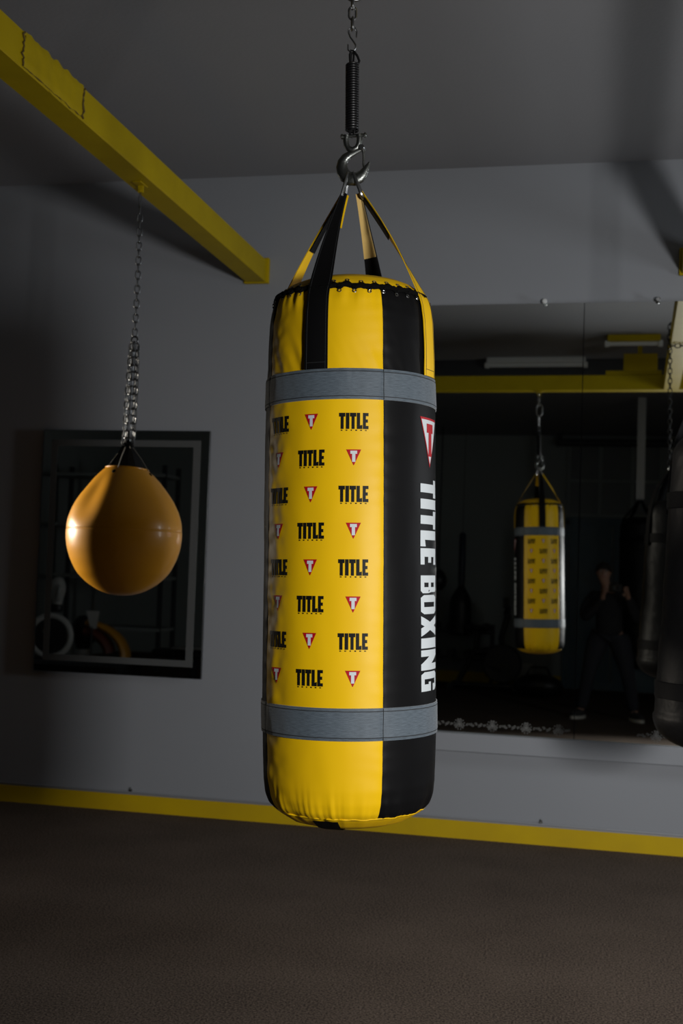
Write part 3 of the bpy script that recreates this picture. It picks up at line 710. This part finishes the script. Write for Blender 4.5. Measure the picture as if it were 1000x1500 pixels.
# ------------------------------------------------------------------ black bags
def black_bag(x, y, z0, z1, R, label, azoff=0, taper=0):
    Hh = z1-z0; t = empty('punching_bag', (x, y, z0), azoff); tag(t, label, 'punching bag', 'black punching bags')
    def rr(h):
        e0 = .13; e1 = .10
        if h < e0: q = 1-(1-h/e0)**2.4; return R*(.0+1.0*max(0, q)**.5)
        if h > Hh-e1: q = 1-((h-(Hh-e1))/e1)**2.2; return R*(.42+.58*max(0, q)**.5)*(1-taper)
        return R*(1-taper*min(1, h/(Hh-e1)))
    def f(u, v):
        h = Hh*(v if .15 < v < .85 else v); a = 2*pi*u; r = rr(h)+.004*noise.noise((cos(a)*2, sin(a)*2, h*7))+.002*noise.noise((cos(a)*5, sin(a)*5, h*22))
        return (r*cos(a), r*sin(a), h)
    b = MB(); b.grid(f, 64, 110, closeu=True); k = len(b.v)-64; b.f.append(tuple(k+i for i in range(64))); b.m.append(0)
    b.build('bag_body', M['bagleather'], t)
    for h in (.22, Hh-.25):
        b = MB(); q = R*(1-taper*h/Hh); b.lathe([(q+.003, h-.03), (q+.006, h-.028), (q+.006, h+.028), (q+.003, h+.03)], 64); b.build('band', M['wblack'], t)
    for k in range(4):
        a = pi/4+k*pi/2; c = Vector((cos(a), sin(a), 0)); tg = Vector((-sin(a), cos(a), 0))
        q = R*(1-taper); P = [c*(q+.012+R*taper*.2)+Vector((0, 0, Hh-.30)), c*(q+.008+R*taper*.06)+Vector((0, 0, Hh-.13)), c*(q*.95)+Vector((0, 0, Hh-.02)), c*(R*.5)+Vector((0, 0, Hh+.08)), c*.012+Vector((0, 0, Hh+.20))]
        b = MB(); b.ribbon(P, [tg*.024]*4+[tg*.012], [c]*5, .003); b.build('strap', M['wblack'], t)
    b = MB(); b.tube([(.018*cos(q), 0, Hh+.21+.018*sin(q)) for q in [2*pi*k/16 for k in range(16)]], .004, 8, closed=True); b.build('ring', M['steel'], t)
    return t
black_bag(.395, 4.5, .775, 1.93, .195, 'black leather punching bag at the right edge, cut off by the frame', .3, .26)
black_bag(.235, -1.25, .50, 2.20, .215, 'tall black punching bag behind the photographer, seen only in the right wall mirror', .2)
b = MB(); chain_mb(b, (.385, 4.5, 2.17), (.372, 4.5, 2.93), .040, .024, .0035)
P = [Vector((BRX[0]-.006, 4.5, 2.93)), Vector((BRX[0]-.010, 4.5, 3.02)), Vector((BRX[0]-.006, 4.5, ZB+BH+.012)), Vector((BRX[1]+.008, 4.5, ZB+BH+.012)), Vector((BRX[1]+.010, 4.5, ZB-.012)), Vector((BRX[0]-.006, 4.5, ZB-.012))]
for i in range(len(P)-1): chain_mb(b, P[i], P[i+1], .040, .024, .0035, ph=i)
tag(b.build('chain', M['spring']), 'dark chain wrapped over the right beam holding the black bag', 'chain')
b = MB(); b.ribbon([(.235, -1.25, 2.41), (.235, -1.25, CZ-.002)], [(.045, 0, 0)]*2, [(0, -1, 0)]*2, .004)
tag(b.build('hanging_strap', M['padw']), 'pale strap from the ceiling to the mirrored black bag', 'strap')

# ------------------------------------------------------------------ rear of the room (seen in the mirrors)
b = MB(); X0, X1 = -.76, .56
b.box((X0, YB, 0), (X1, YB+.06, .10)); b.box((X0, YB, .1), (X0+.06, YB+.06, 2.36)); b.box((X1-.06, YB, .1), (X1, YB+.06, 2.36)); b.box((X0, YB, 2.30), (X1, YB+.06, 2.40))
for xa, xb in ((X0+.06, -.11), (-.09, X1-.06)):
    b.box((xa+.004, YB+.01, .1), (xb-.004, YB+.045, 2.30))
    for za, zb in ((.3, 1.0), (1.15, 2.15)): b.box((xa+.09, YB+.045, za), (xb-.09, YB+.055, zb))
struct('door_1', b, M['navy'])
b = MB(); b.box((X0, YB, 2.44), (X1, YB+.02, 3.42)); struct('window_1', b, M['glass'])
b = MB()
for x in (X0, X0+.44, X0+.88, X1-.05): b.box((x, YB+.02, 2.42), (x+.05, YB+.05, 3.44))
for z in (2.41, 2.90, 3.41): b.box((X0, YB+.02, z), (X1, YB+.055, z+.04))
struct('trim_4', b, M['rear'])
b = MB(); b.tube([(-.90, YB+.2, 3.44), (3.0, YB+.2, 3.44)], .05, 12); b.tube([(-.86, YB+.2, 3.44), (-.86, YB+.2, CZ)], .03, 10); b.tube([(2.6, YB+.2, 3.44), (2.6, YB+.2, CZ)], .03, 10)
tag(b.build('pipe', M['dark']), 'dark pipe under the ceiling above the navy double door, in the mirror', 'pipe')

# free-hanging gear by the rear wall
t = empty('heavy_bag', (-2.1, -3.7, .70)); tag(t, 'slim dark bag on a blue sleeve, in the mirror left of the yellow bag', 'punching bag')
b = MB(); b.lathe([(0, 0), (.12, .0), (.15, .03), (.155, .2), (.15, .42), (.13, .52), (.085, .60), (.045, .66), (.04, .70), (0, .70)], 28); b.build('bag_body', M['padk'], t)
b = MB(); b.lathe([(.038, .66), (.045, .75), (.045, 1.36), (.03, 1.40), (.0, 1.40)], 16); b.build('sleeve', M['blueleather'], t)
b = MB(); b.tube([(0, 0, 1.39), (0, 0, 2.87)], .003, 6); b.build('cable', M['spring'], t)
t = empty('speed_ball', (-2.42, -3.7, 1.30)); tag(t, 'small round black speed ball between two cords, in the mirror beside the lettering', 'speed ball')
b = MB(); b.lathe([(0, 0), (.06, .01), (.105, .07), (.12, .13), (.11, .20), (.06, .27), (.015, .30), (0, .30)], 28); b.build('ball_body', M['padk'], t)
b = MB(); b.tube([(0, 0, .29), (0, 0, 2.27)], .008, 6); b.tube([(0, 0, .01), (0, 0, -1.29)], .006, 6); b.build('cord', M['spring'], t)

def plate_rack():
    t = empty('exercise_bike', (-1.72, -3.4, 0)); tag(t, 'dark exercise bike by the rear wall, in the mirror left of the yellow bag', 'exercise bike')
    b = MB()
    b.tube([(-.42, 0, .06), (.44, 0, .06)], .04, 10); b.tube([(-.42, -.25, .05), (-.42, .25, .05)], .04, 10); b.tube([(.44, -.25, .05), (.44, .25, .05)], .04, 10)
    b.tube([(-.35, 0, .08), (-.12, 0, .55), (-.10, 0, .78)], .035, 10); b.tube([(.30, 0, .10), (.22, 0, .70), (.30, 0, 1.02)], .04, 10); b.tube([(-.12, 0, .5), (.22, 0, .55)], .05, 10)
    b.build('frame', M['padk'], t)
    b = MB(); b.lathe([(0, -.05), (.24, -.05), (.26, -.03), (.26, .03), (.24, .05), (0, .05)], 36, mx=Matrix.Translation((.24, 0, .36)) @ Matrix.Rotation(pi/2, 4, 'X')); b.build('flywheel', M['padk'], t)
    b = MB(); b.ball((-.12, 0, .82), .14, 20, 10, sc=(1.1, .8, .35)); b.build('saddle', M['padk'], t)
    b = MB(); b.tube([(.28, -.24, 1.02), (.30, -.2, 1.10), (.30, 0, 1.04), (.30, .2, 1.10), (.28, .24, 1.02)], .02, 8); b.build('handlebar', M['padk'], t)
    b = MB(); b.rbox((.24, -.09, 1.10), (.30, .09, 1.24), .01); b.build('console', M['padk'], t)
    for s in (-1, 1):
        b = MB(); b.tube([(.06, s*.07, .34), (.06+s*.14, s*.1, .34-s*.05)], .012, 8); b.rbox((.06+s*.14-.05, s*.1, .34-s*.05-.015), (.06+s*.14+.05, s*.1+s*.09 if s > 0 else s*.1, .34-s*.05+.015), .004) if s > 0 else b.rbox((.06-.14-.05, -.19, .375), (.06-.14+.05, -.1, .405), .004)
        b.build('pedal', M['padk'], t)
plate_rack()
t = empty('dumbbell_rack', (-2.15, -4.1, 0)); tag(t, 'low black dumbbell rack standing against the rear wall, in the mirror', 'rack')
b = MB()
for x in (-.45, .45):
    b.box((x-.03, -.2, 0), (x+.03, .2, .04)); b.box((x-.03, -.03, .04), (x+.03, .03, .85))
for z in (.35, .72): b.box((-.45, -.14, z), (.45, .14, z+.03))
b.build('frame', M['padk'], t, smooth=False)
db0 = None
for zi, z in enumerate((.38, .75)):
    for i in range(4):
        if db0 is None:
            b = MB(); b.tube([(0, -.08, 0), (0, .08, 0)], .015, 8)
            for s in (-1, 1): b.lathe([(0, 0), (.055, 0), (.06, .01), (.06, .05), (.055, .06), (0, .06)], 16, mx=Matrix.Translation((0, s*.11+.03, 0)) @ Matrix.Rotation(pi/2, 4, 'X'))
            o = db0 = b.build('dumbbell', M['padk'])
        else: o = db0.copy(); COL.objects.link(o)
        o.location = (-2.5+i*.235, -4.1, z+.061)
        tag(o, ('black dumbbell on the %s tier of the black rack, %s from its wall-left end' % (('lower', 'upper')[zi], ('first', 'second', 'third', 'fourth')[i])), 'dumbbell', 'dumbbells on the rack')
for i, (x, y, z) in enumerate(((-1.25, -4.1, .0), (-2.62, -3.3, 0))):
    b = MB(); b.rbox((x-.11, y-.1, 0), (x+.11, y+.1, .34 if i == 0 else .26), .01)
    tag(b.build('storage_box', M['padw']), ['pale box on the floor behind the exercise bike, in the mirror', 'small pale box on the floor left of the dumbbell rack, in the mirror'][i], 'box', 'pale boxes at the rear wall')
t = empty('gym_bag', (-.95, -2.7, 0)); tag(t, 'dark sports bag on the floor, in the mirror below the yellow bag', 'bag')
b = MB(); b.ball((0, 0, .15), .15, 24, 14, sc=(2.1, 1.1, 1)); b.build('bag_body', M['padk'], t)
b = MB(); b.tube([(-.15, 0, .27), (-.1, 0, .38), (.1, 0, .38), (.15, 0, .27)], .012, 8); b.build('handle', M['wblack'], t)

# gear seen in the small mirror
t = empty('gear_shelf', (-5.35, .25, 0)); tag(t, 'low dark shelf unit holding boxing gear, seen in the small mirror', 'shelf')
b = MB()
for x in (-.85, .36): b.box((x-.03, -.28, 0), (x+.03, .28, .24))
b.box((-.9, -.3, .24), (.42, .3, .28)); b.build('frame', M['dark'], t, smooth=False)
t = empty('round_target_pad', (-5.83, .46, .537)); tag(t, 'round black target pad with a thick white rim, at the left of the small mirror', 'pad')
mx = Matrix.Rotation(-.15, 4, 'Z')
b = MB(); b.tube([mx @ Vector((.22*cos(a), 0, .22*sin(a))) for a in [2*pi*k/40 for k in range(40)]], .035, 12, closed=True, flat=1); b.build('rim', M['padw'], t)
b = MB(); b.lathe([(0, -.02), (.20, -.02), (.20, .02), (0, .03)], 40, mx=mx @ Matrix.Rotation(pi/2, 4, 'X')); b.build('face', M['padk'], t)
b = MB(); b.ball((-.05, .03, .05), .03, 10, 6, sc=(1, .4, 1)); b.build('badge', M['padw'], t)
def glove(name, loc, rz, tilt, m, m2, label, sc=1):
    t = empty(name, loc); t.rotation_euler = (tilt, 0, rz); t.scale = (sc,)*3; tag(t, label, 'boxing glove')
    b = MB(); b.lathe([(0, 0), (.055, 0), (.062, .05), (.058, .10), (.075, .15), (.095, .22), (.098, .28), (.08, .34), (.045, .375), (0, .385)], 24, mx=Matrix.Diagonal((1, .8, 1, 1)))
    b.build('hand_part', m, t)
    b = MB(); b.lathe([(.060, .0), (.068, .01), (.068, .075), (.060, .085)], 24, mx=Matrix.Diagonal((1, .84, 1, 1))); b.build('cuff', m2, t)
    b = MB(); b.tube([(.05, .03, .13), (.10, .05, .19), (.115, .05, .25), (.09, .04, .30)], [.022, .032, .032, .020], 12); b.build('thumb', m, t)
glove('boxing_glove', (-5.78, .44, .80), .5, 0, M['padw'], M['padk'], 'white boxing glove upright above the round target pad in the small mirror', 1.0)
glove('boxing_glove', (-5.60, .13, .282), -.3, 0, M['padk'], M['padw'], 'black boxing glove with a white cuff on the shelf in the small mirror', 1.25)
b = MB()
b.add([(-.075,0,.19),(.075,0,.19),(.05,0,0),(-.02,0,0),(-.075,.012,.19),(.075,.012,.19),(.05,.012,0),(-.02,.012,0)], [(0,1,2,3),(7,6,5,4),(0,4,5,1),(1,5,6,2),(2,6,7,3),(3,7,4,0)])
o = b.build('focus_card', M['padw'], smooth=False); o.location = (-5.33, .50, .64); tag(o, 'small pale tapered card behind the gear in the small mirror', 'card')
b = MB(); b.tube([(-5.33, .515, .28), (-5.33, .515, .66)], .01, 6); tag(b.build('card_stand', M['dark']), 'thin dark post behind the pale card on the gear shelf', 'post')
t = empty('kick_shield', (-5.20, .40, .34)); tag(t, 'curved orange kick shield leaning on the shelf in the small mirror', 'kick shield')
def ks(u, v):
    a = -.1+1.15*v; r = .42; x = -.30+r*cos(a*1.1)*.95; z = r*sin(a)*.9; return (x+.0, .16*(u-.5), z)
b = MB(); P = [(-.30+.52*cos(a), 0, .36*sin(a)) for a in [i*1.45/14 for i in range(15)]]
b.tube(P, [.055-.0015*i for i in range(15)], 12, fdir=(0, 1, 0), flat=1.8); b.build('curved_face', M['pado'], t)
b = MB(); b.tube([(-.30+.34*cos(a), 0, .26*sin(a)+.01) for a in [.1+i*1.3/10 for i in range(11)]], .06, 12, fdir=(0, 1, 0), flat=1.6); b.build('backing_foam', mat('maroon_foam', (.10, .02, .01), .6), t)
t = empty('weight_bench', (-4.36, -.05, 0)); tag(t, 'dark flat bench with a pale towel, at the lower right of the small mirror', 'bench')
b = MB(); b.rbox((-.45, -.14, .34), (.45, .14, .42), .02); b.build('seat_pad', M['padk'], t)
b = MB(); b.box((-.03, -.03, .1), (.03, .03, .34)); b.box((-.4, -.03, .05), (.4, .03, .11)); b.box((-.43, -.2, 0), (-.37, .2, .05)); b.box((.37, -.2, 0), (.43, .2, .05)); b.build('frame', M['dark'], t, smooth=False)
b = MB(); b.grid(lambda u, v: (-4.58+.42*u, -.15+.24*v, .432+.012*noise.noise((u*4, v*4, 0))+.006), 14, 10); o = b.build('towel', M['padw']); sd = o.modifiers.new('s', 'SOLIDIFY'); sd.thickness = .012; sd.offset = 0
tag(o, 'pale folded towel lying on the flat bench in the small mirror', 'towel')
t = empty('storage_rack', (-6.15, -1.9, 0)); tag(t, 'tall dark metal rack against the left wall, in the small mirror', 'rack')
b = MB()
for x in (-.75, .75):
    for y in (-.25, .25): b.box((x-.025, y-.025, 0), (x+.025, y+.025, 2.6))
b.build('upright', M['dark'], t, smooth=False)
for z in (.5, 1.15, 1.8, 2.45):
    b = MB(); b.box((-.775, -.28, z), (.775, .28, z+.04)); b.build('shelf', M['rear'], t, smooth=False)

# ------------------------------------------------------------------ photographer
PX, PY = -.06, -.52
def skin_obj(name, joints, edges, m, parent, sub=2, branch=.3):
    me = bpy.data.meshes.new(name); me.from_pydata([j[0] for j in joints], edges, []); me.materials.append(m)
    o = bpy.data.objects.new(name, me); COL.objects.link(o); o.parent = parent
    md = o.modifiers.new('skin', 'SKIN'); md.use_smooth_shade = True; md.branch_smoothing = branch
    if not me.skin_vertices: pass
    for i, j in enumerate(joints):
        r = j[1] if isinstance(j[1], tuple) else (j[1], j[1])
        me.skin_vertices[0].data[i].radius = r
    me.skin_vertices[0].data[0].use_root = True
    s = o.modifiers.new('sub', 'SUBSURF'); s.levels = sub; s.render_levels = sub
    return o
def chainj(J, E, start, pts):
    k = start
    for p, r in pts: J.append((p, r)); E.append((k, len(J)-1)); k = len(J)-1
    return k
per = empty('person', (PX, PY, 0)); tag(per, 'person in dark clothes holding a camera, seen only in the right wall mirror', 'person')
hc = Vector((.06, .37, 1.385))      # camera held here, person frame
hx0 = Vector((-.08, .03, 0))
J = [((0, 0, .90), (.105, .08))]; E = []
sp = chainj(J, E, 0, [((0, .0, 1.05), (.10, .08)), ((0, -.01, 1.22), (.145, .10)), ((-.02, .0, 1.34), (.08, .07))])
nk = chainj(J, E, sp, [((-.04, .02, 1.41), .050), ((-.06, .045, 1.46), .052), ((-.07, .06, 1.52), (.068, .078)), ((-.07, .055, 1.575), (.070, .082)), ((-.07, .045, 1.62), (.050, .058))])
for s in (-1, 1):
    chainj(J, E, 0, [((s*.12, 0, .84), .078), ((s*.20, .03, .50), .060), ((s*.27, .0, .12), .040), ((s*.29, .04, .05), .038), ((s*.32, .14, .035), .03)])
for s, hand in ((-1, Vector((-.045, .33, 1.36))), (1, Vector((.165, .33, 1.37)))):
    w = chainj(J, E, sp-1, [((s*.17, .0, 1.31), .062), ((s*.25, .03, 1.16), .046), ((s*.27+.02, .12, 1.06), .042), (tuple(hand+Vector((s*.03, -.10, -.10))), .030), (tuple(hand+Vector((s*.02, -.045, -.05))), .026), (tuple(hand+Vector((s*.012, -.02, -.02))), (.026, .018))])
    base = Vector(J[w][0])
    for f in range(4):
        z = .030-.019*f
        ln = (.9, 1, .93, .75)[f]
        chainj(J, E, w, [(tuple(base+Vector((s*.008, .030, z+.012))), .0085), (tuple(base+Vector((s*.004, .030+.028*ln, z+.02))), .008), (tuple(base+Vector((-s*.018*ln, .036+.034*ln, z+.02))), .0072), (tuple(base+Vector((-s*.036*ln, .032+.030*ln, z+.018))), .0065)])
    chainj(J, E, w, [(tuple(base+Vector((-s*.016, -.006, .012))), .010), (tuple(base+Vector((-s*.030, -.002, .026))), .0085), (tuple(base+Vector((-s*.040, .008, .036))), .0075)])
# nose, ears
hv = nk-2
skin_obj('body', J, E, M['skin'], per)
hd = Vector((-.07, .055, 1.56))
b = MB(); b.tube([hd+Vector((0, .078, .02)), hd+Vector((0, .098, -.012)), hd+Vector((0, .082, -.028))], [.007, .013, .010], 8); b.build('nose', M['skin'], per)
b = MB(); b.tube([hd+Vector((-.022, .076, -.052)), hd+Vector((0, .084, -.050)), hd+Vector((.022, .076, -.052))], .005, 6); b.build('mouth', mat('lips', (.30, .10, .08), .5), per)
for s in (-1, 1):
    b = MB(); b.ball(hd+Vector((s*.029, .068, .008)), .011, 12, 8, mi=0); b.ball(hd+Vector((s*.029, .0755, .008)), .005, 10, 6, mi=1); b.build('eye', [M['padw'], M['ink']], per)
    b = MB(); b.ball(hd+Vector((s*.073, -.005, 0)), .028, 12, 8, sc=(.35, .7, 1)); b.build('ear', M['skin'], per)
b = MB()
def hairf(u, v):
    a = 2*pi*u; th = v*pi*.62; r = 1+.05*noise.noise((cos(a)*3, sin(a)*3, v*6))
    fr = .72+.28*(1-max(0, sin(a)))  # shorter fringe over the face
    th *= fr; return hd+Vector((.084*r*sin(th)*cos(a), -.012+.098*r*sin(th)*sin(a), .012+.092*r*cos(th)))
b.grid(hairf, 40, 16, closeu=True); b.build('hair', M['hair'], per)
JC = [((0, 0, .80), (.175, .135))]; EC = []
c1 = chainj(JC, EC, 0, [((0, 0, 1.05), (.15, .12)), ((0, -.01, 1.22), (.175, .13)), ((-.02, .0, 1.335), (.105, .095)), ((-.03, .01, 1.385), (.075, .07))])
for s, hand in ((-1, Vector((-.045, .33, 1.36))), (1, Vector((.165, .33, 1.37)))):
    chainj(JC, EC, c1-2, [((s*.17, .0, 1.30), .085), ((s*.25, .03, 1.16), .066), ((s*.27+.02, .12, 1.06), .060), (tuple(hand+Vector((s*.03, -.10, -.10))), .045), (tuple(hand+Vector((s*.024, -.07, -.07))), .040)])
skin_obj('hooded_jacket', JC, EC, M['jacket'], per)
JT = [((0, 0, 1.0), (.155, .12))]; ET = []
for s in (-1, 1): chainj(JT, ET, 0, [((s*.12, 0, .82), .135), ((s*.20, .03, .50), .080), ((s*.255, .01, .20), .068), ((s*.275, .01, .085), .070)])
skin_obj('trousers', JT, ET, M['trousers'], per)
for s in (-1, 1):
    b = MB(); mx = Matrix.Translation((s*.30, .07, 0)) @ Matrix.Rotation(-s*.45, 4, 'Z')
    def shf(u, v):
        a = 2*pi*u; y = sin(a)*.14; wd = .048*(1+.12*sin(a))
        top = .055+.05*max(0, -sin(a)) if v > 0 else 0
        k = 1-.55*v**3; return mx @ Vector((cos(a)*wd*k, y*(1-.25*v**3), .028+(top)*v))
    b.grid(shf, 32, 8, closeu=True); k = len(b.v)-32; b.f.append(tuple(k+i for i in range(32))); b.m.append(0); sh_ = b.build('shoe', M['shoe'], per)
    b = MB(); b.grid(lambda u, v: mx @ Vector((cos(2*pi*u)*.052*(1+.12*sin(2*pi*u)), sin(2*pi*u)*.146, .032*v)), 32, 2, closeu=True); b.f.append(tuple(reversed(range(32)))); b.m.append(0); b.f.append(tuple(64+i for i in range(32))); b.m.append(0)
    b.build('sole', M['sole'], sh_)
t = empty('photo_camera', (PX+.06, PY+.37, 1.345)); tag(t, 'black photo camera in the hands of the mirrored person', 'camera')
b = MB(); b.rbox((-.068, -.03, 0), (.068, .022, .09), .008); b.rbox((-.025, -.03, .085), (.025, .022, .112), .006); b.build('camera_body', M['padk'], t)
b = MB(); b.lathe([(0, .02), (.036, .02), (.037, .05), (.034, .06), (.036, .085), (.032, .088), (.028, .08), (0, .078)], 28, mx=Matrix.Translation((0, 0, .045)) @ Matrix.Rotation(-pi/2, 4, 'X')); b.build('lens', M['padk'], t)
